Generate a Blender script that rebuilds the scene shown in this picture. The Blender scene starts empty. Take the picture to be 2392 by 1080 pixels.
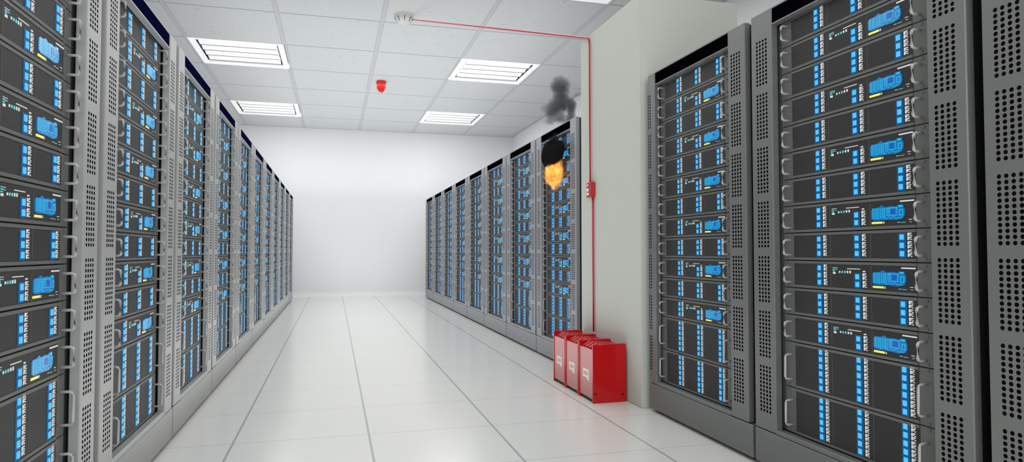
import bpy, bmesh, math, random
from mathutils import Vector, Matrix
random.seed(7)
C = bpy.context.scene.collection
PI = math.pi

# ------------------------------------------------------------------ measured layout (metres)
CAM_Z = 0.8676
XL, XR = -0.7059, 1.6654            # front planes of the two rack rows
LEFT_Y0, RIGHT_Y0 = 2.342, 1.357    # near edge of the first full rack of each row
RACK_H, PLINTH = 1.8335, 0.151
CEIL = 3.2419
BACK_Y, WALL_R, WALL_L = 13.19, 3.585, -3.6
CX, CDX, CY, CDY = -1.5966, 1.0312, 6.846, 1.0519      # ceiling grid
FX, FDX, FY, FDY = -0.4334, 0.6004, 3.2127, 0.5677     # floor grid

# ------------------------------------------------------------------ materials
def lin(c):
    c = c / 255.0
    return c / 12.92 if c <= 0.04045 else ((c + 0.055) / 1.055) ** 2.4
def rgb(r, g, b): return (lin(r), lin(g), lin(b), 1.0)

def mat(name, col, rough=0.5, metal=0.0, emit=None, es=0.0, coat=0.0, spec=0.5, noise=0.0, nscale=40):
    m = bpy.data.materials.new(name); m.use_nodes = True
    nt = m.node_tree; b = nt.nodes['Principled BSDF']
    b.inputs['Base Color'].default_value = col
    b.inputs['Roughness'].default_value = rough
    b.inputs['Metallic'].default_value = metal
    b.inputs['Coat Weight'].default_value = coat
    b.inputs['Specular IOR Level'].default_value = spec
    if emit:
        b.inputs['Emission Color'].default_value = emit
        b.inputs['Emission Strength'].default_value = es
    if noise:
        n = nt.nodes.new('ShaderNodeTexNoise'); n.inputs['Scale'].default_value = nscale
        tc = nt.nodes.new('ShaderNodeTexCoord'); nt.links.new(tc.outputs['Object'], n.inputs['Vector'])
        mx = nt.nodes.new('ShaderNodeMix'); mx.data_type = 'RGBA'
        mx.inputs['A'].default_value = tuple(c * (1 - noise) for c in col[:3]) + (1,)
        mx.inputs['B'].default_value = tuple(min(1, c * (1 + noise)) for c in col[:3]) + (1,)
        nt.links.new(n.outputs['Fac'], mx.inputs['Factor'])
        nt.links.new(mx.outputs['Result'], b.inputs['Base Color'])
    return m

class NB:
    """tiny node-graph helper"""
    def __init__(s, m): s.nt = m.node_tree; s.b = s.nt.nodes['Principled BSDF']
    def n(s, t): return s.nt.nodes.new(t)
    def link(s, a, b): s.nt.links.new(a, b)
    def math(s, op, a, b=None, c=None):
        n = s.n('ShaderNodeMath'); n.operation = op
        for i, v in enumerate((a, b, c)):
            if v is None: continue
            if isinstance(v, (int, float)): n.inputs[i].default_value = v
            else: s.link(v, n.inputs[i])
        return n.outputs[0]
    def xyz(s):
        tc = s.n('ShaderNodeTexCoord'); sp = s.n('ShaderNodeSeparateXYZ')
        s.link(tc.outputs['Object'], sp.inputs[0]); s.tc = tc
        return sp.outputs
    def mix(s, f, a, b):
        n = s.n('ShaderNodeMix'); n.data_type = 'RGBA'
        if isinstance(f, float): n.inputs['Factor'].default_value = f
        else: s.link(f, n.inputs['Factor'])
        for k, v in (('A', a), ('B', b)):
            if isinstance(v, tuple): n.inputs[k].default_value = v
            else: s.link(v, n.inputs[k])
        return n.outputs['Result']
    def noise(s, scale, vec=None, detail=2.0, rough=0.5):
        n = s.n('ShaderNodeTexNoise'); n.inputs['Scale'].default_value = scale
        n.inputs['Detail'].default_value = detail; n.inputs['Roughness'].default_value = rough
        if vec is not None: s.link(vec, n.inputs['Vector'])
        return n.outputs['Fac']
    def ramp(s, f, stops):
        n = s.n('ShaderNodeValToRGB'); s.link(f, n.inputs['Fac'])
        while len(n.color_ramp.elements) < len(stops): n.color_ramp.elements.new(0.5)
        for e, (p, c) in zip(n.color_ramp.elements, stops): e.position = p; e.color = c
        return n.outputs['Color']
    def scaled(s, sx, sy, sz):
        mp = s.n('ShaderNodeMapping'); mp.inputs['Scale'].default_value = (sx, sy, sz)
        s.link(s.tc.outputs['Object'], mp.inputs['Vector']); return mp.outputs['Vector']

def perforated(name, col, u0):
    """painted steel with blocks of 4 x 12 round holes (12 rows, blocks every 218.7 mm)"""
    m = mat(name, col, 0.42, 0.15); g = NB(m); x, y, z = g.xyz()
    sx, sz, per = 0.0191, 0.01574, 0.2187
    zz = g.math('MODULO', g.math('SUBTRACT', z, 0.0046), per)
    inz = g.math('LESS_THAN', zz, 12 * sz)
    dz = g.math('SUBTRACT', g.math('MODULO', zz, sz), sz / 2)
    xx = g.math('SUBTRACT', x, u0)
    inx = g.math('MULTIPLY', g.math('GREATER_THAN', xx, 0.0), g.math('LESS_THAN', xx, 4 * sx))
    dx = g.math('SUBTRACT', g.math('MODULO', xx, sx), sx / 2)
    d = g.math('SQRT', g.math('ADD', g.math('MULTIPLY', dx, dx), g.math('MULTIPLY', dz, dz)))
    hole = g.math('LESS_THAN', d, 0.0058)
    ok = g.math('MULTIPLY', g.math('GREATER_THAN', z, 0.2), g.math('LESS_THAN', z, 1.73))
    f = g.math('MULTIPLY', g.math('MULTIPLY', hole, ok), g.math('MULTIPLY', inz, inx))
    g.link(g.mix(f, col, (0.004, 0.004, 0.004, 1)), g.b.inputs['Base Color'])
    g.link(g.math('MULTIPLY_ADD', f, 0.5, 0.42), g.b.inputs['Roughness'])
    g.link(g.math('MULTIPLY_ADD', f, -0.5, 0.5), g.b.inputs['Specular IOR Level'])
    return m

LIGHT_GREY, MID_GREY, SHADED_GREY = rgb(166, 167, 165), rgb(150, 151, 155), rgb(108, 110, 108)  # last tone has the shade of the near right racks put in
TONE = {}
for key, col in (('light', LIGHT_GREY), ('mid', MID_GREY), ('dark', SHADED_GREY)):
    TONE[key] = dict(
        frame=mat(key + '_rack_paint', col, 0.42, 0.15),
        perf_l=perforated(key + '_perforated_l', col, 0.0451 - 0.0191 / 2),
        perf_r=perforated(key + '_perforated_r', col, 0.866 - 0.0191 / 2),
        plinth=mat(key + '_plinth_paint', tuple(c * (0.95 if key == 'light' else 1.0) for c in col[:3]) + (1,), 0.45, 0.1),
        fascia=mat(key + '_fascia', rgb(10, 13, 48) if key == 'light' else rgb(4, 4, 8), 0.9, spec=0.0))  # left-row navy: a reflected tint put into the black fascia's colour
M_BODY = mat('rack_body', rgb(34, 35, 36), 0.5, 0.2)
M_RAIL = mat('rack_rail', rgb(96, 97, 100), 0.5, 0.2)
M_TOE = mat('toe_recess', rgb(16, 16, 16), 0.8)
M_CHASSIS = mat('server_chassis', rgb(98, 100, 97), 0.5, 0.1, spec=0.3)
M_PANEL = mat('server_panel', rgb(48, 47, 47), 0.55, 0.0, spec=0.25, noise=0.08, nscale=60)
M_SEAM = mat('server_seam', rgb(30, 31, 31), 0.7)
M_HANDLE = mat('handle_metal', rgb(176, 176, 175), 0.4, 0.15)
M_LED = mat('blue_light', rgb(20, 50, 70), 0.5, emit=(0.085, 0.50, 0.93, 1), es=1.0, spec=.2)
M_HALO = mat('led_glow', rgb(4, 24, 46), 0.5, spec=.2, emit=(0.002, 0.075, 0.20, 1), es=0.95)  # glow of the lights on the panel, imitated by an emissive strip
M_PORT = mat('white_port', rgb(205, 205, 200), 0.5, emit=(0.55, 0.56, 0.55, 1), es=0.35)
M_SCREEN = mat('screen_blue', rgb(4, 30, 50), 0.25, emit=(0.003, 0.150, 0.39, 1), es=0.95)
M_SCREEN_L = mat('screen_line', rgb(10, 60, 80), 0.25, emit=(0.02, 0.50, 0.84, 1), es=0.95)
M_SCREEN_D = mat('screen_dark', rgb(6, 40, 120), 0.25, emit=(0.005, 0.08, 0.33, 1), es=0.95)
M_TEAL = mat('mark_teal', rgb(60, 160, 170), 0.4, emit=(0.06, 0.38, 0.42, 1), es=0.8)
M_YELLOW = mat('mark_yellow', rgb(215, 205, 90), 0.4, emit=(0.62, 0.55, 0.13, 1), es=0.8)
M_DIVIDE = mat('panel_groove', rgb(80, 79, 74), 0.6)
M_RED = mat('glossy_red', rgb(186, 6, 12), 0.2, coat=0.15, spec=0.35)
M_REDD = mat('deep_red', rgb(186, 4, 8), 0.35)
M_PINK = mat('front_steel', rgb(198, 136, 136), 0.4, 0.1, noise=0.03, nscale=12)
M_BLACK = mat('black_matt', rgb(12, 10, 10), 0.6)
M_CREAM = mat('plate_cream', rgb(236, 226, 214), 0.5)
M_PRINT = mat('plate_print', rgb(196, 164, 160), 0.5)
M_CABLE = mat('cable_red', rgb(190, 22, 40), 0.4)
M_CALL = mat('call_red', rgb(182, 26, 38), 0.35)
M_BEACON = mat('beacon_red', rgb(232, 22, 24), 0.25, coat=0.3)
M_BEACON_D = mat('beacon_lens', rgb(190, 8, 12), 0.2, coat=0.5)
M_DET = mat('detector_white', rgb(214, 214, 208), 0.45)
M_SLOT = mat('detector_slot', rgb(92, 92, 90), 0.7)
M_LAMP = mat('lamp_frame', rgb(246, 246, 248), 0.5, emit=(1, 1, 1, 1), es=0.3)
M_BLADE = mat('lamp_blade', rgb(246, 246, 246), 0.4, emit=(1, 1, 1, 1), es=0.3)
M_RECESS = mat('lamp_recess', rgb(84, 88, 94), 0.5)

# ------------------------------------------------------------------ mesh helpers
class MB:
    def __init__(s): s.v, s.f, s.m = [], [], []
    def quad(s, pts, mi=0):
        k = len(s.v); s.v += [tuple(p) for p in pts]; s.f.append(tuple(range(k, k + len(pts)))); s.m.append(mi); return s
    def box(s, x0, x1, y0, y1, z0, z1, mi=0, rot=None):
        k = len(s.v)
        p = [(x0, y0, z0), (x1, y0, z0), (x1, y1, z0), (x0, y1, z0), (x0, y0, z1), (x1, y0, z1), (x1, y1, z1), (x0, y1, z1)]
        s.v += p
        for q in ((3, 2, 1, 0), (4, 5, 6, 7), (0, 1, 5, 4), (1, 2, 6, 5), (2, 3, 7, 6), (3, 0, 4, 7)):
            s.f.append(tuple(k + i for i in q)); s.m.append(mi)
        return s
    def prism(s, prof, x0, x1, mi=0, axis='x'):
        """extrude a closed profile; axis x: profile is (y,z); axis y: profile is (x,z)"""
        k = len(s.v); n = len(prof)
        for t in (x0, x1):
            for a, b in prof: s.v.append((t, a, b) if axis == 'x' else (a, t, b))
        for i in range(n):
            j = (i + 1) % n; s.f.append((k + i, k + j, k + n + j, k + n + i)); s.m.append(mi)
        s.f.append(tuple(k + i for i in reversed(range(n)))); s.m.append(mi)
        s.f.append(tuple(k + n + i for i in range(n))); s.m.append(mi)
        return s
    def lathe(s, prof, seg=24, mi=0, cx=0, cy=0):
        k = len(s.v); n = len(prof)
        for i in range(seg):
            a = 2 * PI * i / seg
            for r, z in prof: s.v.append((cx + r * math.cos(a), cy + r * math.sin(a), z))
        for i in range(seg):
            j = (i + 1) % seg
            for t in range(n - 1):
                s.f.append((k + i * n + t, k + j * n + t, k + j * n + t + 1, k + i * n + t + 1)); s.m.append(mi)
        for t, rev in ((0, True), (n - 1, False)):
            if prof[t][0] > 1e-6:
                r = [k + i * n + t for i in range(seg)]
                s.f.append(tuple(reversed(r)) if rev else tuple(r)); s.m.append(mi)
        return s
    def tube(s, pts, r, seg=8, mi=0):
        P = [Vector(p) for p in pts]; k = len(s.v); n = len(P)
        up = Vector((0, 0, 1))
        for i, p in enumerate(P):
            d = (P[min(i + 1, n - 1)] - P[max(i - 1, 0)]).normalized()
            a = d.cross(up)
            if a.length < 0.05: a = d.cross(Vector((1, 0, 0)))
            a.normalize(); b = a.cross(d).normalized()
            for t in range(seg):
                w = 2 * PI * t / seg; s.v.append(tuple(p + a * (r * math.cos(w)) + b * (r * math.sin(w))))
        for i in range(n - 1):
            for t in range(seg):
                u = (t + 1) % seg
                s.f.append((k + i * seg + t, k + i * seg + u, k + (i + 1) * seg + u, k + (i + 1) * seg + t)); s.m.append(mi)
        s.f.append(tuple(k + t for t in reversed(range(seg)))); s.m.append(mi)
        s.f.append(tuple(k + (n - 1) * seg + t for t in range(seg))); s.m.append(mi)
        return s
    def mesh(s, name, mats, bevel=0.0, smooth=False, seg=1):
        me = bpy.data.meshes.new(name); me.from_pydata(s.v, [], s.f)
        for m in (mats if isinstance(mats, (list, tuple)) else [mats]): me.materials.append(m)
        me.polygons.foreach_set('material_index', s.m); me.update()
        bm = bmesh.new(); bm.from_mesh(me)
        bmesh.ops.recalc_face_normals(bm, faces=bm.faces)
        if bevel:
            bmesh.ops.bevel(bm, geom=list(bm.edges), offset=bevel, segments=seg, affect='EDGES', clamp_overlap=True)
        if smooth:
            for f in bm.faces: f.smooth = True
        bm.to_mesh(me); bm.free()
        return me
def obj(name, me, parent=None, label=None):
    o = bpy.data.objects.new(name, me); C.objects.link(o)
    if parent is not None: o.parent = parent
    if label: o['label'] = label
    return o
def tag(o, label, cat, group=None, kind=None):
    o['label'] = label; o['category'] = cat
    if group: o['group'] = group
    if kind: o['kind'] = kind
    return o
def thing(name, label, cat, loc=(0, 0, 0), rz=0.0, group=None):
    o = bpy.data.objects.new(name, None); C.objects.link(o); o.empty_display_size = 0.1
    o.location = loc; o.rotation_euler = (0, 0, rz)
    return tag(o, label, cat, group)
def copy_tree(o, parent=None):
    c = o.copy(); C.objects.link(c)
    if parent is not None: c.parent = parent
    for ch in KIDS.get(o.name, ()): copy_tree(ch, c)
    return c
KIDS = {}
def part(name, me, parent, label=None):
    o = obj(name, me, parent, label); KIDS.setdefault(parent.name, []).append(o); return o
def struct(name, me):
    o = obj(name, me); o['kind'] = 'structure'; return o

# ------------------------------------------------------------------ the room
def floor_material():
    m = mat('floor_tiles', rgb(226, 227, 226), 0.22, coat=0.0, spec=0.45); g = NB(m); x, y, z = g.xyz()
    def line(v, off, step, w):
        t = g.math('MODULO', g.math('ADD', g.math('SUBTRACT', v, off), step * 100.5), step)
        return g.math('LESS_THAN', g.math('ABSOLUTE', g.math('SUBTRACT', t, step / 2)), w / 2)
    a = line(x, FX, FDX, 0.0105); b = line(y, FY, FDY, 0.0055)
    f = g.math('MAXIMUM', g.math('MULTIPLY', a, 0.62), g.math('MULTIPLY', b, 0.42))
    base = g.mix(g.noise(1.3), rgb(227, 226, 221), rgb(235, 234, 229))
    g.link(g.mix(f, base, rgb(128, 129, 126)), g.b.inputs['Base Color'])
    g.link(g.math('MULTIPLY_ADD', g.noise(2.5), 0.12, 0.16), g.b.inputs['Roughness'])
    return m
def ceiling_material():
    m = mat('ceiling_tiles', rgb(208, 212, 214), 0.85, spec=0.2); g = NB(m); x, y, z = g.xyz()
    def dist(v, off, step):
        t = g.math('MODULO', g.math('ADD', g.math('SUBTRACT', v, off), step * 100.5), step)
        return g.math('ABSOLUTE', g.math('SUBTRACT', t, step / 2))
    dx, dy = dist(x, CX, CDX), dist(y, CY, CDY)
    bar = g.math('LESS_THAN', dx, 0.021)                       # wide runner
    edge = g.math('MULTIPLY', g.math('LESS_THAN', dx, 0.026), g.math('GREATER_THAN', dx, 0.019))
    cross = g.math('LESS_THAN', dy, 0.011)
    # fissured mineral-fibre tile: short dark dashes stretched across the room
    fz = g.noise(26.0, g.scaled(0.45, 1.6, 1.0), 3.0, 0.6)
    spot = g.ramp(fz, [(0.0, (0, 0, 0, 1)), (0.66, (0, 0, 0, 1)), (0.72, (1, 1, 1, 1)), (1, (1, 1, 1, 1))])
    tile = g.mix(g.noise(3.0), rgb(204, 208, 210), rgb(214, 217, 218))
    tile = g.mix(g.math('MULTIPLY', spot, 0.6), tile, rgb(120, 124, 126))
    c = g.mix(bar, tile, rgb(198, 201, 206))
    c = g.mix(g.math('MULTIPLY', edge, 0.45), c, rgb(150, 152, 160))
    c = g.mix(g.math('MULTIPLY', g.math('MULTIPLY', cross, g.math('SUBTRACT', 1.0, bar)), 0.75), c, rgb(146, 149, 154))
    g.link(c, g.b.inputs['Base Color'])
    return m
def wall_material(name, a, b, scale=0.6):
    m = mat(name, a, 0.75, spec=0.25); g = NB(m); g.xyz()
    g.link(g.mix(g.noise(scale, g.tc.outputs['Object']), a, b), g.b.inputs['Base Color']); return m
M_WALL = wall_material('white_wall', rgb(238, 239, 239), rgb(243, 244, 244))
M_PILLAR = wall_material('pillar_paint', rgb(190, 194, 186), rgb(198, 202, 194))
NEAR_Y = -2.2
struct('floor', MB().box(WALL_L, WALL_R, NEAR_Y, BACK_Y + .1, -0.1, 0).mesh('floor', floor_material()))
LIGHTS = [(0, 1), (0, 4), (3, 1), (3, 4), (3, -2), (0, -2)]
cm = MB()
xs = sorted(set([WALL_L, WALL_R] + [CX + CDX * i for i in range(-2, 6) if WALL_L < CX + CDX * i < WALL_R]))
ys = sorted(set([NEAR_Y, BACK_Y + .1] + [CY + CDY * j for j in range(-9, 8) if NEAR_Y < CY + CDY * j < BACK_Y]))
skip = {(round(CX + CDX * i, 3), round(CY + CDY * j, 3)) for i, j in LIGHTS}
for x0, x1 in zip(xs, xs[1:]):
    for y0, y1 in zip(ys, ys[1:]):
        if (round(x0, 3), round(y0, 3)) not in skip: cm.box(x0, x1, y0, y1, CEIL, CEIL + 0.012)
struct('ceiling', cm.mesh('ceiling', ceiling_material()))
# back wall with a soft cove where it meets the floor
cove = [(BACK_Y + .1, 0), (BACK_Y - .10, 0.0005)] + [(BACK_Y - .10 + .10 * math.sin(a * PI / 16), .10 - .10 * math.cos(a * PI / 16)) for a in range(1, 9)] + [(BACK_Y, CEIL), (BACK_Y + .1, CEIL)]
struct('wall_back', MB().prism(cove, WALL_L, WALL_R).mesh('wall_back', M_WALL))
struct('wall_right', MB().box(WALL_R, WALL_R + .1, NEAR_Y, BACK_Y + .1, 0, CEIL).mesh('wall_right', M_WALL))
struct('wall_left', MB().box(WALL_L - .1, WALL_L, NEAR_Y, BACK_Y + .1, 0, CEIL).mesh('wall_left', M_WALL))
PX, PY0, PY1, PZ = 1.645, 3.335, 4.245, 2.318
struct('pillar', MB().box(PX, 2.275, PY0, PY1, 0, PZ).mesh('pillar', M_PILLAR, bevel=0.004, seg=2))

# ------------------------------------------------------------------ racks
def rack_meshes(tone, lx0=0.006):
    T = TONE[tone]; R = {}
    R['perforated_post_l'] = MB().box(lx0, .137 if lx0 < .05 else .157, 0, .03, .155, RACK_H).mesh('post', [T['perf_l']], bevel=.003)
    R['perforated_post_r'] = MB().box(.838, .961, 0, .03, .155, RACK_H).mesh('post', [T['perf_r']], bevel=.003)
    x0 = .137 if lx0 < .05 else .157
    R['top_fascia'] = MB().box(x0, .838, .004, .018, 1.770, 1.828).mesh('top_fascia', T['fascia'])
    R['top_rail'] = MB().box(x0, .838, .002, .03, 1.8285, RACK_H).mesh('top_rail', T['frame'])
    R['top_lip'] = MB().prism([(.001, 1.7695), (.001, 1.7640), (.024, 1.7600), (.024, 1.7695)], x0, .838).mesh('top_lip', T['frame'])
    R['sill'] = MB().prism([(0, .155), (.032, .155), (.032, .171), (.006, .171), (0, .167)], x0, .838).mesh('sill', T['frame'])
    R['plinth'] = MB().box(lx0 - .003, .985, 0.0, .88, .018, PLINTH).mesh('plinth', T['plinth'], bevel=.003)
    R['toe_recess'] = MB().box(lx0 + .03, .955, .035, .8, 0, .018).mesh('toe_recess', M_TOE)
    b = MB()
    b.box(lx0 + .004, .03 + lx0, .0305, .86, .155, 1.828); b.box(.935, .957, .0305, .86, .155, 1.828)
    b.box(.03 + lx0, .935, .84, .86, .155, 1.828); b.box(.03 + lx0, .935, .0305, .84, 1.80, 1.828)
    R['casing'] = b.mesh('casing', M_BODY)
    R['mounting_rail_l'] = MB().box(max(.10, lx0 + .03), .151, .042, .06, .172, 1.768).mesh('rail', M_RAIL)
    R['mounting_rail_r'] = MB().box(.819, .87, .042, .06, .172, 1.768).mesh('rail', M_RAIL)
    return R
NAMES = dict(perforated_post_l='perforated_post', perforated_post_r='perforated_post', mounting_rail_l='mounting_rail', mounting_rail_r='mounting_rail')
RM = {k: rack_meshes(k) for k in TONE}
RM_PILLAR = rack_meshes('dark', 0.077)
def rack(loc, rz, meshes, label, group):
    t = thing('server_rack', label, 'server rack', loc, rz, group)
    for k, me in meshes.items(): obj(NAMES.get(k, k), me, t)
    return t

# ------------------------------------------------------------------ servers (local x = 0..1 across the rack, y into the rack)
RD = 0.033
Z0, TALL, SLIM = 0.1738, 0.1735, 0.1038
LEDX = [(.3435, .3570), (.5215, .5355), (.7035, .7172)]
PORTX = [(.3715, .3875), (.5505, .5665), (.7305, .7465)]
def led_z(n): return [(.0186 + .0257 * i, .0186 + .0257 * i + .0164) for i in range(n)]
def chassis_mesh(h):
    b = MB()
    b.box(.155, .815, RD, RD + .012, .0018, h - .0018)                        # face with ears
    b.box(.19, .78, RD + .012, RD + .62, .004, h - .004)                      # body
    b.box(.213, .760, RD - .003, RD, h - .0112, h - .0024)                    # bright rails above and below the bays
    b.box(.213, .760, RD - .003, RD, .0024, .0112)
    for x in (.177, .793):                                                    # rack screws
        for z in (.0095, h - .0095): b.lathe([(0.0001, 0)], 3) if False else b.box(x - .004, x + .004, RD - .0022, RD, z - .003, z + .003)
    b.box(.155, .815, RD + .004, RD + .02, -.0008, .0018, 1)
    return b.mesh('chassis', [M_CHASSIS, M_SEAM])
def panel_mesh(h):
    b = MB().box(.2145, .760, RD - .0016, RD - .0004, .0118, h - .0118)
    for x in (.4045, .5850): b.box(x, x + .0022, RD - .0022, RD - .0016, .013, h - .013, 1)
    return b.mesh('front_panel', [M_PANEL, M_DIVIDE])
def handle_mesh(h, x, tall):
    z0, z1 = (.021, .077) if not tall else (.032, .125)
    r, out = .0042, .033
    pts = [(x, RD + .001, z0), (x, RD - out * .7, z0), (x, RD - out * .93, z0 + out * .1), (x, RD - out, z0 + .009), (x, RD - out, z1 - .009), (x, RD - out * .93, z1 - out * .1), (x, RD - out * .7, z1), (x, RD + .001, z1)]
    b = MB().tube(pts, r, 8)
    return b.mesh('handle', M_HANDLE, smooth=True)
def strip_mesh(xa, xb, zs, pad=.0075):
    return MB().box(xa - pad, xb + pad, RD - .0026, RD - .0016, zs[0][0] - .0055, zs[-1][1] + .0045).mesh('led_glow_strip', M_HALO)
def add_leds(b, xa, xb, zs, mi=0):
    w = (xb - xa)
    for z0, z1 in zs:
        b.box(xa, xa + w * .46, RD - .0052, RD - .0026, z0, z1, mi); b.box(xa + w * .54, xb, RD - .0052, RD - .0026, z0, z1, mi)
    return b
def led_mesh(xa, xb, z0, z1):
    b = MB().box(xa, xb, RD - .0044, RD - .0026, z0, z1)
    w = (xb - xa); b.box(xa, xa + w * .42, RD - .0054, RD - .0044, z0, z1); b.box(xa + w * .58, xb, RD - .0054, RD - .0044, z0, z1)
    return b.mesh('status_light', M_LED)
def add_ports(b, xa, xb, zs, mi=0):
    w = xb - xa; y0, y1 = RD - .0030, RD - .0016
    for z0, z1 in zs:
        for k in range(2):
            za = z0 - .001 + k * .0118; d = .0104
            b.box(xa, xa + w * .32, y0, y1, za, za + d * .95, mi)
            b.box(xa + w * .32, xb - w * .1, y0, y1, za + d * .62, za + d * .95, mi)
            b.box(xa + w * .42, xa + w * .62, y0, y1, za + d * .22, za + d * .45, mi)
            b.box(xa + w * .72, xb, y0, y1, za + d * .0, za + d * .26, mi)
    return b
def add_screen(b, mats=(0, 1, 2)):
    a, l, d = mats; y0, y1 = RD - .0040, RD - .0016
    X0, X1, A, B = .593, .722, .0295, .0745
    b.prism([(X0, A + .006), (X0 + .012, A), (X0 + .06, A + .001), (X1 - .03, A - .001), (X1 - .006, A + .004), (X1, A + .016), (X1, B - .012), (X1 - .005, B - .008),
             (X1 - .005, B + .001), (X1 - .024, B + .001), (X1 - .03, B - .004), (X1 - .05, B - .001), (X0 + .055, B - .004), (X0 + .042, B + .003), (X0 + .03, B - .003), (X0 + .006, B - .004), (X0, B - .010)], y1, y0, a, 'y')
    Y0, Y1 = y0 - .0006, y0
    for i in range(8):                                     # list of short entries
        z = A + .007 + i * .0042
        b.box(X0 + .004, X0 + .014, Y0, Y1, z, z + .0017, l); b.box(X0 + .017, X0 + .025, Y0, Y1, z, z + .0017, l)
        b.box(X0 + .034, X0 + .040, Y0, Y1, z, z + .0019, l); b.box(X0 + .043, X0 + .051, Y0, Y1, z, z + .0019, l)
    b.box(X0 + .028, X0 + .0296, Y0, Y1, A + .003, B - .005, l); b.box(X0 + .054, X0 + .0556, Y0, Y1, A + .003, B - .005, l)
    b.box(X0 + .060, X0 + .104, Y0, Y1, A + .0135, A + .0155, l); b.box(X0 + .060, X0 + .104, Y0, Y1, B - .0085, B - .0065, l)
    b.box(X0 + .078, X0 + .096, Y0, Y1, A + .017, A + .034, d)
    for i in range(5):
        z = A + .019 + i * .0038
        b.box(X0 + .060, X0 + .075, Y0, Y1, z, z + .0014, l); b.box(X0 + .097, X0 + .103, Y0, Y1, z, z + .0014, l)
    zz = [.004, .004, .010, .004, .006, .011, .005, .003, .006, .003, .008]
    for i in range(10):
        xa, xb = X0 + .058 + i * .0062, X0 + .0642 + i * .0062; z1, z2 = A + zz[i], A + zz[i + 1]
        b.quad([(xa, Y0, z1), (xb, Y0, z2), (xb, Y0, z2 + .0016), (xa, Y0, z1 + .0016)], l)
    b.box(X0 + .110, X0 + .112, Y0, Y1, A + .012, B - .014, l); b.box(X0 + .122, X0 + .124, Y0, Y1, A + .012, B - .014, l)
    b.box(X0 + .112, X0 + .122, Y0, Y1, A + .012, A + .014, l); b.box(X0 + .112, X0 + .122, Y0, Y1, B - .016, B - .014, l)
    b.box(X0 + .108, X0 + .122, Y0, Y1, B - .006, B - .001, l)
    return b
def mark_meshes():
    y0, y1 = RD - .0028, RD - .0016
    def q(name, rows):
        b = MB()
        for x0, x1, z0, z1, m in rows: b.box(x0, x1, y0, y1, z0, z1, m)
        return name, b.mesh(name, [M_PORT, M_TEAL])
    return [q('name_strip', [(.705, .757, .0838, .0880, 0)]),
            q('printed_strip', [(.694, .704, .0200, .0214, 0), (.708, .724, .0192, .0208, 1)]),
            q('printed_mark', [(.736, .748, .0272, .0290, 0), (.739, .747, .0200, .0213, 0)]),
            q('printed_text', [(.482, .539, .0772, .0796, 0)]),
            q('button_row', [(.445 + i * .012, .4505 + i * .012, .0630, .0695 + .0006 * i, 1 if i in (1, 2) else 0) for i in range(5)]),
            q('icon_panel', [(.415, .438, .0795, .0810, 0), (.415, .426, .0735, .0765, 1), (.429, .438, .0735, .0755, 1), (.415, .425, .0680, .0710, 1), (.416, .428, .0590, .0655, 0)]),
            q('small_socket', [(.5515, .5615, .0690, .0730, 0)])]
def gauge_mesh():
    y0, y1 = RD - .0030, RD - .0016
    b = MB().box(.593, .635, y0, y1, .0192, .0222).box(.593, .635, y0, y1, .0228, .0256)
    b.box(.638, .644, y0, y1, .0192, .0215, 1).box(.638, .644, y0, y1, .0232, .0252, 1)
    return b.mesh('level_gauge', [M_YELLOW, M_PORT])

ME = {}
for kind, h in (('slim', SLIM), ('screen', SLIM), ('tall', TALL)):
    ME[kind, 'chassis'] = chassis_mesh(h); ME[kind, 'panel'] = panel_mesh(h)
    ME[kind, 'hl'] = handle_mesh(h, .195, kind == 'tall'); ME[kind, 'hr'] = handle_mesh(h, .787, kind == 'tall')
    cols = []
    for i in range(3):
        if kind == 'screen' and i == 2: continue
        n = 6 if kind == 'tall' else (2 if kind == 'screen' and i == 1 else 3)
        cols.append((LEDX[i], PORTX[i], led_z(n)))
    ME[kind, 'cols'] = cols
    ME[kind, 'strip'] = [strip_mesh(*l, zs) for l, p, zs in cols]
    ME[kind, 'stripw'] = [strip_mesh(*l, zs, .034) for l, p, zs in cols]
    ME[kind, 'led'] = [[led_mesh(*l, *z) for z in zs] for l, p, zs in cols]
    ME[kind, 'leds'] = [add_leds(MB(), *l, zs).mesh('status_lights', M_LED) for l, p, zs in cols]
    ME[kind, 'ports'] = [add_ports(MB(), *p, zs).mesh('port_column', M_PORT) for l, p, zs in cols]
    b = MB()                                                # far copies: one mesh
    b.box(.155, .815, RD, RD + .3, .0018, h - .0018, 0); b.box(.2145, .760, RD - .0016, RD - .0004, .0095, h - .0095, 1)
    for l, p, zs in cols:
        b.box(l[0] - .035, p[1] + .02, RD - .0026, RD - .0016, zs[0][0] - .004, zs[-1][1] + .003, 2)  # wider painted glow around the lights
        for z0, z1 in zs: b.box(l[0], l[1], RD - .0050, RD - .0026, z0, z1, 3); b.box(p[0], p[0] + .007, RD - .0050, RD - .0026, z0, z1, 4)
    if kind == 'screen': b.box(.593, .722, RD - .0044, RD - .0016, .0295, .0745, 5); b.box(.593, .635, RD - .0044, RD - .0016, .0192, .0256, 6)
    hz = (.021, .077) if kind != 'tall' else (.032, .125)
    for x in (.195, .787):
        b.box(x - .004, x + .004, RD - .033, RD - .025, hz[0], hz[1], 7)
        for z in hz: b.box(x - .004, x + .004, RD - .033, RD, z - .004, z + .004, 7)
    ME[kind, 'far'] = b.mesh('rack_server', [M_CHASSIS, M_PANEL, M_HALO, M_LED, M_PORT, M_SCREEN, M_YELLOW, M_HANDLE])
ME['screen_me'] = add_screen(MB()).mesh('display_screen', [M_SCREEN, M_SCREEN_L, M_SCREEN_D])
ME['marks'] = mark_meshes()
ME['gauge'] = gauge_mesh()

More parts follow.
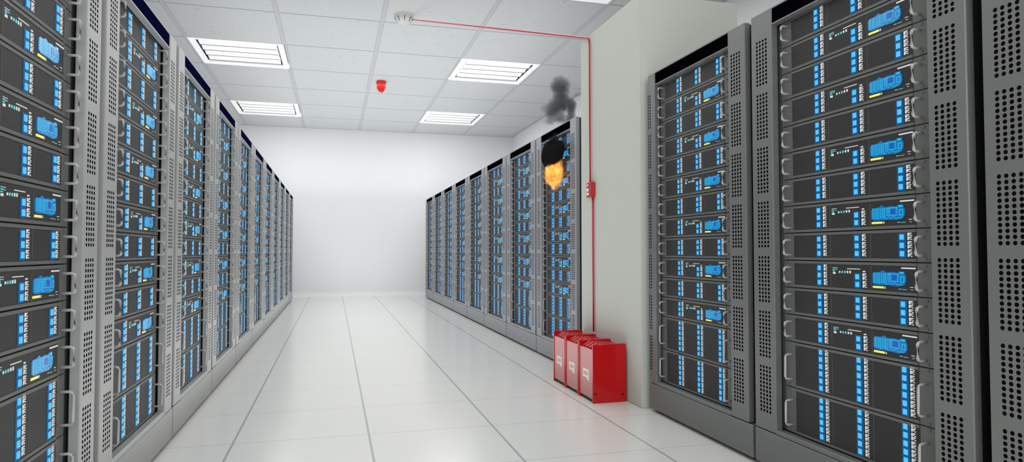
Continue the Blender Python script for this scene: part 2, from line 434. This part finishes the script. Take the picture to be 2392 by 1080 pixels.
PROTO = {}
def server_proto(kind, lod):
    t = thing('rack_server', '', 'server')
    p = lambda n, me, par=t, label=None: part(n, me, par, label)
    p('chassis', ME[kind, 'chassis']); p('front_panel', ME[kind, 'panel'])
    p('handle', ME[kind, 'hl'], t, 'bright metal pull handle'); p('handle', ME[kind, 'hr'], t, 'bright metal pull handle')
    for i in range(len(ME[kind, 'cols'])):
        s = p('led_glow_strip', ME[kind, 'strip' if lod == 'near' else 'stripw'][i], t, 'dark blue glow around the lights')
        if lod == 'near':
            for me in ME[kind, 'led'][i]: p('status_light', me, s, 'bright blue light')
        else: p('light_pattern', ME[kind, 'leds'][i], s, 'bright blue lights in a stack')
        p('port_column', ME[kind, 'ports'][i], t, 'column of small white sockets')
    if kind == 'screen':
        p('display_screen', ME['screen_me'], t, 'blue status screen with fine diagrams')
        p('level_gauge', ME['gauge'], t, 'yellow bar gauge')
        
        for nm, me in ME['marks']: p(nm, me, t, 'small white and teal marks')
    return t

ORD = 'first second third fourth fifth sixth seventh eighth ninth tenth eleventh twelfth thirteenth fourteenth'.split()
LOOK = dict(slim='slim grey server with blue lights', screen='slim grey server with blue screen', tall='tall grey server with blue lights')
def fill_rack(loc, rz, lod, where, group, only=None):
    """fourteen servers, top to bottom: plain and screen units in turn, then two tall ones"""
    z = Z0 + 2 * TALL + 12 * SLIM
    rot = Matrix.Rotation(rz, 3, 'Z')
    for k in range(14):
        kind = 'tall' if k >= 12 else ('slim' if k % 2 == 0 else 'screen')
        z -= TALL if kind == 'tall' else SLIM
        if only and k not in only: continue
        pos = (loc[0], loc[1], z)
        if lod == 'far':
            o = obj('rack_server', ME[kind, 'far'])
            o['category'] = 'server'
        elif (kind, lod) not in PROTO: o = PROTO[kind, lod] = server_proto(kind, lod)
        else: o = copy_tree(PROTO[kind, lod])
        o.location = pos; o.rotation_euler = (0, 0, rz)
        nth = 'bottom' if k == 13 else ('top' if k == 0 else ORD[k] + ' from top')
        o['label'] = f'{LOOK[kind]}, {nth} in {where}'
        o['group'] = group

LEFT = [('server rack cut off at the left edge, before the first full one', 'cropped rack at left edge'),
        ('light grey server rack, first full one of the left row', 'first full rack of left row')]
for n in ('second', 'third', 'fourth', 'fifth', 'sixth', 'seventh', 'eighth', 'ninth'):
    LEFT.append((f'light grey server rack, {n} full one of the left row', f'{n} full rack of left row'))
LEFT.append(('light grey server rack at the far end of the left row', 'last rack of left row'))
for i, (lab, where) in enumerate(LEFT):
    loc = (XL, LEFT_Y0 + (i - 1) * 1.003, 0)
    rack(loc, PI / 2, RM['light'], lab, 'server racks of the left row')
    lod = 'near' if i <= 3 else ('mid' if i <= 5 else 'far')
    fill_rack(loc, PI / 2, lod, where, 'servers in the left row of racks')
RIGHT = {-1: ('shaded grey server rack cut off at the right edge, only its post showing', 'rack at right edge'),
         0: ('large shaded grey server rack, last one before the right edge', 'large rack nearest right edge'),
         1: ('shaded grey server rack standing directly against the pale pillar', 'rack in front of pillar'),
         3: ('grey server rack with fire inside, behind the pale pillar', 'burning rack'),
         4: ('grey server rack next to the burning one', 'rack beside the burning one'),
         5: ('grey server rack, second one beyond the burning rack', 'second rack beyond the burning one'),
         6: ('grey server rack, third one beyond the burning rack', 'third rack beyond the burning one'),
         7: ('grey server rack, fourth one beyond the burning rack', 'fourth rack beyond the burning one'),
         8: ('grey server rack, fifth one beyond the burning rack', 'fifth rack beyond the burning one'),
         9: ('grey server rack, sixth one beyond the burning rack', 'sixth rack beyond the burning one'),
         10: ('grey server rack at the far end of the right row', 'last rack of right row')}
for k, (lab, where) in RIGHT.items():
    loc = (XR, RIGHT_Y0 + k + 1.0, 0)
    tone = 'dark' if k < 2 else 'mid'
    rack(loc, -PI / 2, RM_PILLAR if k == 1 else RM[tone], lab, 'server racks of the right row')
    if k == -1: continue
    lod = 'near' if k < 2 else ('mid' if k <= 5 else 'far')
    fill_rack(loc, -PI / 2, lod, where, 'servers in the right row of racks')

# ------------------------------------------------------------------ ceiling lights
W_, D_ = CDX - 0.03, CDY - 0.012
fr = MB(); t = 0.075
fr.box(0.015, t, .006, D_, -.004, .012); fr.box(W_ - t + .03, W_ + .015, .006, D_, -.004, .012)
fr.box(t, W_ - t + .03, .006, .05, -.004, .012); fr.box(t, W_ - t + .03, D_ - .12, D_, -.004, .012)
L_FRAME = fr.mesh('frame', M_LAMP)
rc = MB(); a0, a1, b0, b1, hh = 0.02, W_ + .01, .01, D_ - .01, .10
rc.box(a0, a1, b0, b1, hh, hh + .01); rc.box(a0, a0 + .008, b0, b1, .0121, hh); rc.box(a1 - .008, a1, b0, b1, .0121, hh)
rc.box(a0, a1, b0, b0 + .008, .0121, hh); rc.box(a0, a1, b1 - .008, b1, .0121, hh)
L_REC = rc.mesh('recess', M_RECESS)
def blade(k):
    y = .058 + k * .207
    return MB().prism([(y, .030), (y + .188, .004), (y + .193, .012), (y + .10, .050), (y + .01, .050)], t + .022, W_ - t + .008).box(t + .022, W_ - t + .008, y + .1885, y + .199, .001, .010, 1).mesh('louvre_blade', [M_BLADE, M_RECESS])
L_BL = [blade(k) for k in range(4)]
L_LAB = {(0, 1): 'bright louvred ceiling light above the left racks, the larger nearer one', (0, 4): 'bright louvred ceiling light above the left racks, the smaller far one',
         (3, 1): 'bright louvred ceiling light on the right, the larger nearer one by the pillar', (3, 4): 'bright louvred ceiling light on the right, the smaller far one',
         (3, -2): 'ceiling light cut off by the top edge above the pillar', (0, -2): 'ceiling light out of view above the near left racks'}
def area(loc, sx, sy, e, rot=(0, 0, 0), col=(1, 1, 1)):
    l = bpy.data.lights.new('area_light', 'AREA'); l.shape = 'RECTANGLE'; l.size, l.size_y = sx, sy; l.energy = e; l.color = col
    o = bpy.data.objects.new('area_light', l); C.objects.link(o); o.location = loc; o.rotation_euler = rot; return o
for i, j in LIGHTS:
    x0, y0 = CX + CDX * i, CY + CDY * j
    if (i, j) != (0, -2):
        L = thing('ceiling_light', L_LAB[i, j], 'ceiling light', (x0, y0, CEIL), 0, 'louvred ceiling lights')
        obj('frame', L_FRAME, L); obj('recess', L_REC, L, 'grey inside of the fitting')
        for me in L_BL: obj('louvre_blade', me, L)
    area((x0 + CDX / 2, y0 + CDY / 2, CEIL - .03), .9, .9, 16)

# ------------------------------------------------------------------ fire alarm equipment
det = thing('smoke_detector', 'round white smoke detector on the ceiling at the end of red cable', 'smoke detector', (0.662, 6.60, CEIL))
obj('base', MB().lathe([(.001, 0), (.098, 0), (.098, -.012), (.092, -.018), (.001, -.018)], 32).mesh('base', M_DET, smooth=False), det)
obj('cover', MB().lathe([(.092, -.0182), (.094, -.026), (.062, -.078), (.05, -.084), (.0005, -.085)], 32).mesh('cover', M_DET, smooth=True), det)
for k in range(8):
    a = -PI / 2 + k * PI / 4
    b = MB(); ca, sa = math.cos(a), math.sin(a)
    for r, z, w in ((.0945, -.030, .004), (.067, -.074, .004)):
        b.v += [(r * ca - w * sa, r * sa + w * ca, z), (r * ca + w * sa, r * sa - w * ca, z)]
    b.v += [(v[0] * .93, v[1] * .93, v[2] + .002) for v in b.v[:4]]
    b.f = [(0, 1, 3, 2), (4, 6, 7, 5), (0, 4, 5, 1), (2, 3, 7, 6), (0, 2, 6, 4), (1, 5, 7, 3)]; b.m = [0] * 6
    obj('vent_slot', b.mesh('vent_slot', M_SLOT), det)
bea = thing('alarm_beacon', 'small red domed alarm beacon hanging from the white ceiling', 'alarm beacon', (0.622, 9.27, CEIL))
obj('housing', MB().lathe([(.001, 0), (.066, 0), (.070, -.012), (.068, -.085), (.056, -.118), (.001, -.120)], 12).mesh('housing', M_BEACON), bea)
obj('lens', MB().lathe([(.046, -.1185), (.045, -.128), (.030, -.150), (.012, -.160), (.0005, -.161)], 20).mesh('lens', M_BEACON_D, smooth=True), bea)

# cable: stretched from the detector across the room to the pillar's top edge, bent over it and down
det_c = Vector((.748, 6.575, CEIL - .045)); top = Vector((PX - .012, 4.11, PZ - .012))
PYC = 4.052
pts = [det_c.lerp(top, k / 12) for k in range(12)] + [top]
end = Vector((PX - .012, PYC, PZ - .075))
pts += [Vector((PX - .012, 4.083, PZ - .020)), Vector((PX - .012, 4.063, PZ - .036)), end, Vector((PX - .012, PYC - .003, 1.322))]
tag(obj('alarm_cable', MB().tube(pts, .0062, 8).mesh('alarm_cable', M_CABLE, smooth=True)), 'thin red cable from ceiling detector over pillar top down to the call point', 'cable')
cp = thing('alarm_call_point', 'small red manual call point on the pale pillar between two red cables', 'call point', (PX, 4.03, 1.27))
obj('box', MB().box(-.030, 0, -.043, .043, -.050, .050).mesh('box', M_CALL, bevel=.004), cp)
obj('indicator', MB().lathe([(.0005, 0), (.007, 0), (.006, .004), (.0005, .005)], 12).mesh('indicator', M_CREAM), cp).matrix_local = Matrix.Translation((-.030, .018, .032)) @ Matrix.Rotation(-PI / 2, 4, 'Y')
obj('button', MB().box(-.034, -.030, .000, .030, -.010, .010).mesh('button', M_CREAM, bevel=.001), cp)
obj('text_plate', MB().box(-.033, -.030, -.002, .032, -.034, -.017).mesh('text_plate', M_CREAM, bevel=.0008), cp)
pts = [Vector((PX - .010, 4.010, 1.219)), Vector((PX - .010, 4.008, .8)), Vector((PX - .010, 4.006, .345))]
tag(obj('alarm_cable', MB().tube(pts, .0062, 8).mesh('alarm_cable', M_CABLE, smooth=True)), 'thin red cable from the call point down to the red boxes', 'cable')

# ------------------------------------------------------------------ three red cabinets by the pillar
def red_box_meshes(dx, dy, h):
    """x from 0 (front, towards the aisle) to dx; y from 0 (near) to dy"""
    R = {}
    prof = [(.0, .0), (dx, .0), (dx, h - .008), (dx - .007, h), (.004, h - .002), (0, h - .006)]
    R['side_panel_a'] = MB().prism(prof, .0, .013, axis='y').mesh('side_panel', M_RED, bevel=.0015)
    R['side_panel_b'] = MB().prism(prof, dy - .013, dy, axis='y').mesh('side_panel', M_RED, bevel=.0015)
    R['body'] = MB().prism([(.016, .022), (dx - .004, .022), (dx - .004, h - .02), (.06, h - .013), (.016, h - .036)], .0135, dy - .0135, axis='y').mesh('body', M_REDD)
    b = MB(); n = 4; w = (dy - .03) / n
    for k in range(n):
        y = .015 + w * k
        b.prism([(.017, h - .034), (.058, h - .0125), (dx - .02, h - .0195), (dx - .02, h - .012), (.058, h - .004), (.013, h - .026)], y + w * .22, y + w * .8, axis='y')
    R['top_ribs'] = b.mesh('top_ribs', M_REDD)
    R['front_panel'] = MB().box(.004, .0155, .0145, dy - .0145, .020, h - .034).mesh('front_panel', M_PINK, bevel=.0015)
    R['foot_recess'] = MB().box(.010, dx - .01, .0145, dy - .0145, .0, .0195).mesh('foot_recess', M_BLACK)
    pl = MB(); y0, y1, z0, z1 = dy * .31, dy * .72, h * .385, h * .535
    pl.box(.0025, .0039, y0, y1, z0, z1); pl.box(.0025, .0039, y0, y0 + .03, z0 - .012, z0)
    yy = y1 - .014
    for k in range(3):
        pl.box(.0018, .0025, yy - .017, yy, z0 + .014, z1 - .014, 1); yy -= .023
    R['name_plate'] = pl.mesh('name_plate', [M_CREAM, M_PRINT])
    s = MB()
    R['bolt_a'] = MB().prism([(.016 + .006 * math.cos(a * PI / 5), .052 + .007 * math.sin(a * PI / 5)) for a in range(10)], -.003, -.0002, axis='y').mesh('bolt', M_BLACK)
    R['bolt_b'] = MB().prism([(dx - .024 + .006 * math.cos(a * PI / 5), .044 + .007 * math.sin(a * PI / 5)) for a in range(10)], -.003, -.0002, axis='y').mesh('bolt', M_BLACK)
    return R
RBM = red_box_meshes(.206, .226, .334)
RBN = dict(side_panel_a='side_panel', side_panel_b='side_panel', bolt_a='bolt', bolt_b='bolt')
RBL = dict(front_panel='pinkish brushed metal front', name_plate='cream plate with faint print', bolt_a='black bolt head', bolt_b='black bolt head', foot_recess='black gap under the front')
for y, lab in ((3.512, 'red cabinet on the floor by the pillar, the one with its whole glossy side showing'),
               (3.748, 'red cabinet on the floor by the pillar, the middle of the three'),
               (3.984, 'red cabinet on the floor, far one of the three, next to the burning rack')):
    t = thing('red_cabinet', lab, 'cabinet', (1.428, y, 0), 0, 'red cabinets against the pillar')
    for k, me in RBM.items(): obj(RBN.get(k, k), me, t, RBL.get(k))

# ------------------------------------------------------------------ fire and smoke
def blob_mesh(name, blobs, m, voxel=.02):
    bm = bmesh.new()
    for (x, y, z), (rx, ry, rz) in blobs:
        r = bmesh.ops.create_icosphere(bm, subdivisions=3, radius=1.0, matrix=Matrix.Translation((x, y, z)) @ Matrix.Diagonal((rx, ry, rz, 1)))
    me = bpy.data.meshes.new(name); bm.to_mesh(me); bm.free(); me.materials.append(m)
    o = bpy.data.objects.new(name, me); C.objects.link(o)
    md = o.modifiers.new('remesh', 'REMESH'); md.mode = 'VOXEL'; md.voxel_size = voxel
    return o
def volume_mat(name, blobs, dens, col, scale, wob, cut, emit=None, es=0.0):
    """density = soft blobs eroded by turbulent noise (object space), so that edges fray"""
    m = bpy.data.materials.new(name); m.use_nodes = True; nt = m.node_tree; nt.nodes.clear()
    N, L = nt.nodes.new, nt.links.new
    out = N('ShaderNodeOutputMaterial'); v = N('ShaderNodeVolumePrincipled'); L(v.outputs[0], out.inputs['Volume'])
    tc = N('ShaderNodeTexCoord'); n = N('ShaderNodeTexNoise')
    n.inputs['Scale'].default_value = scale; n.inputs['Detail'].default_value = 5; n.inputs['Distortion'].default_value = 1.0
    L(tc.outputs['Object'], n.inputs['Vector'])
    def ma(op, a, b=None, clamp=False):
        q = N('ShaderNodeMath'); q.operation = op; q.use_clamp = clamp
        for i, x in enumerate((a, b)):
            if x is None: continue
            if isinstance(x, (int, float)): q.inputs[i].default_value = x
            else: L(x, q.inputs[i])
        return q.outputs[0]
    tot = None
    for (c, r, k) in blobs:
        sub = N('ShaderNodeVectorMath'); sub.operation = 'SUBTRACT'; L(tc.outputs['Object'], sub.inputs[0]); sub.inputs[1].default_value = c
        mul = N('ShaderNodeVectorMath'); mul.operation = 'MULTIPLY'; L(sub.outputs[0], mul.inputs[0]); mul.inputs[1].default_value = tuple(1 / (x * 1.3) for x in r)
        dot = N('ShaderNodeVectorMath'); dot.operation = 'DOT_PRODUCT'; L(mul.outputs[0], dot.inputs[0]); L(mul.outputs[0], dot.inputs[1])
        f = ma('MULTIPLY', ma('SUBTRACT', 1.0, dot.outputs['Value'], True), k)
        tot = f if tot is None else ma('ADD', tot, f)
    tot = ma('MINIMUM', tot, 1.0)
    w = ma('MULTIPLY', ma('SUBTRACT', n.outputs['Fac'], 0.5), wob)
    d = ma('SUBTRACT', ma('ADD', tot, w), cut, True)
    L(ma('MULTIPLY', d, dens), v.inputs['Density'])
    v.inputs['Color'].default_value = col
    if emit:
        cr = N('ShaderNodeValToRGB'); L(n.outputs['Fac'], cr.inputs['Fac'])
        while len(cr.color_ramp.elements) < len(emit): cr.color_ramp.elements.new(.5)
        for e, (p, c) in zip(cr.color_ramp.elements, emit): e.position = p; e.color = c
        L(cr.outputs['Color'], v.inputs['Emission Color'])
        L(ma('MULTIPLY', d, es), v.inputs['Emission Strength'])
    return m
def volume(name, blobs, grow, voxel, label, cat, **kw):
    o = blob_mesh(name, [(c, tuple(x * grow for x in r)) for c, r, k in blobs], volume_mat(name, blobs, **kw), voxel)
    return tag(o, label, cat)
SMOKE = [
    ((1.712, 4.85, 2.183), (0.073, 0.082, 0.057), 1), ((1.663, 4.85, 2.149), (0.036, 0.044, 0.034), 0.8), ((1.719, 4.85, 2.102), (0.061, 0.067, 0.047), 0.8),
    ((1.719, 4.85, 2.034), (0.091, 0.082, 0.057), 1), ((1.623, 4.85, 1.975), (0.066, 0.067, 0.047), 0.75), ((1.783, 4.85, 2.018), (0.049, 0.059, 0.054), 0.9),
    ((1.794, 4.85, 1.943), (0.036, 0.045, 0.081), 1.1), ((1.676, 4.85, 1.937), (0.078, 0.067, 0.047), 0.6), ((1.616, 4.85, 1.890), (0.066, 0.057, 0.035), 0.35),
    ((1.740, 4.85, 1.892), (0.061, 0.067, 0.042), 0.4), ((1.850, 4.85, 2.104), (0.034, 0.019, 0.014), 0.6)]
volume('smoke_plume', SMOKE, 1.25, .018, 'grey smoke plume drifting up above the burning server rack', 'smoke', dens=34, col=(.26, .26, .27, 1), scale=11, wob=2.0, cut=.10)
SOOT = [((1.629, 4.90, 1.628), (.028, .15, .085), 1.2), ((1.629, 4.74, 1.612), (.028, .15, .070), 1.2), ((1.629, 4.66, 1.640), (.026, .09, .05), 1.0), ((1.629, 4.82, 1.70), (.026, .20, .07), .30)]
volume('smoke_plume', SOOT, 1.2, .012, 'thick black smoke just above the flames in front of the servers', 'smoke', dens=220, col=(.03, .03, .03, 1), scale=9, wob=.9, cut=.12)
FLAME = [((1.645, 4.835, 1.505), (.026, .165, .06), 1.1), ((1.645, 4.82, 1.445), (.026, .125, .07), 1.1), ((1.645, 4.805, 1.39), (.026, .075, .05), 1.0), ((1.645, 4.945, 1.485), (.026, .085, .085), 1.0), ((1.645, 4.70, 1.475), (.026, .06, .085), 1.0)]
volume('flame', FLAME, 1.2, .012, 'yellow and orange flames bursting out of the server rack under black smoke', 'fire', dens=22, col=(.6, .3, .08, 1), scale=22, wob=1.3, cut=.15,
       emit=[(.36, (.10, .03, .003, 1)), (.46, (.55, .19, .015, 1)), (.55, (.90, .43, .05, 1)), (.66, (1, .74, .28, 1))], es=26)

# ------------------------------------------------------------------ light, world, camera
w = bpy.data.worlds.new('World'); bpy.context.scene.world = w; w.use_nodes = True
bg = w.node_tree.nodes['Background']; bg.inputs[0].default_value = (1, 1, 1, 1); bg.inputs[1].default_value = 1.1
area((0.4, 8.5, CEIL - .05), 2.0, 7.0, 40)  # added ceiling fill, no fitting belongs to it
area((0.4, 2.5, CEIL - .05), 2.0, 4.5, 26)  # added fill over the near end, also without a fitting
area((0.5, 9.4, 1.9), 5.0, 6.6, 52, (PI, 0, 0))           # added unseen up-light to brighten the ceiling
area((0.35, 7.6, 0.03), 1.7, 9.6, 40, (PI, 0, 0))          # added lamp at floor level, imitates floor bounce
area((0.35, 1.2, 0.03), 1.5, 2.6, 7, (PI, 0, 0))  # same added floor-level fill at the near end
area((0.3, -2.1, 2.0), 3.2, 1.8, 62, (PI / 2, 0, 0))        # added fill lamp behind the camera for the near faces

cam = bpy.data.cameras.new('camera'); co = bpy.data.objects.new('camera', cam); C.objects.link(co)
cam.sensor_fit = 'HORIZONTAL'; cam.sensor_width = 36.0; cam.lens = 1535.72 / 2392 * 36.0; cam.clip_start = .05
yaw, pit, rol = -0.2646, 0.0307, -0.0007
fw = Vector((-math.sin(yaw) * math.cos(pit), math.cos(yaw) * math.cos(pit), math.sin(pit)))
r = Vector((math.cos(yaw), math.sin(yaw), 0)); u = r.cross(fw)
r2 = r * math.cos(rol) + u * math.sin(rol); u2 = -r * math.sin(rol) + u * math.cos(rol)
Mx = Matrix((r2, u2, -fw)).transposed().to_4x4(); Mx.translation = (0, 0, CAM_Z)
co.matrix_world = Mx
sc = bpy.context.scene; sc.camera = co
sc.view_settings.view_transform = 'Standard'; sc.view_settings.look = 'None'; sc.view_settings.exposure = 0.08
sc.cycles.max_bounces = 6; sc.cycles.diffuse_bounces = 4; sc.cycles.volume_bounces = 1
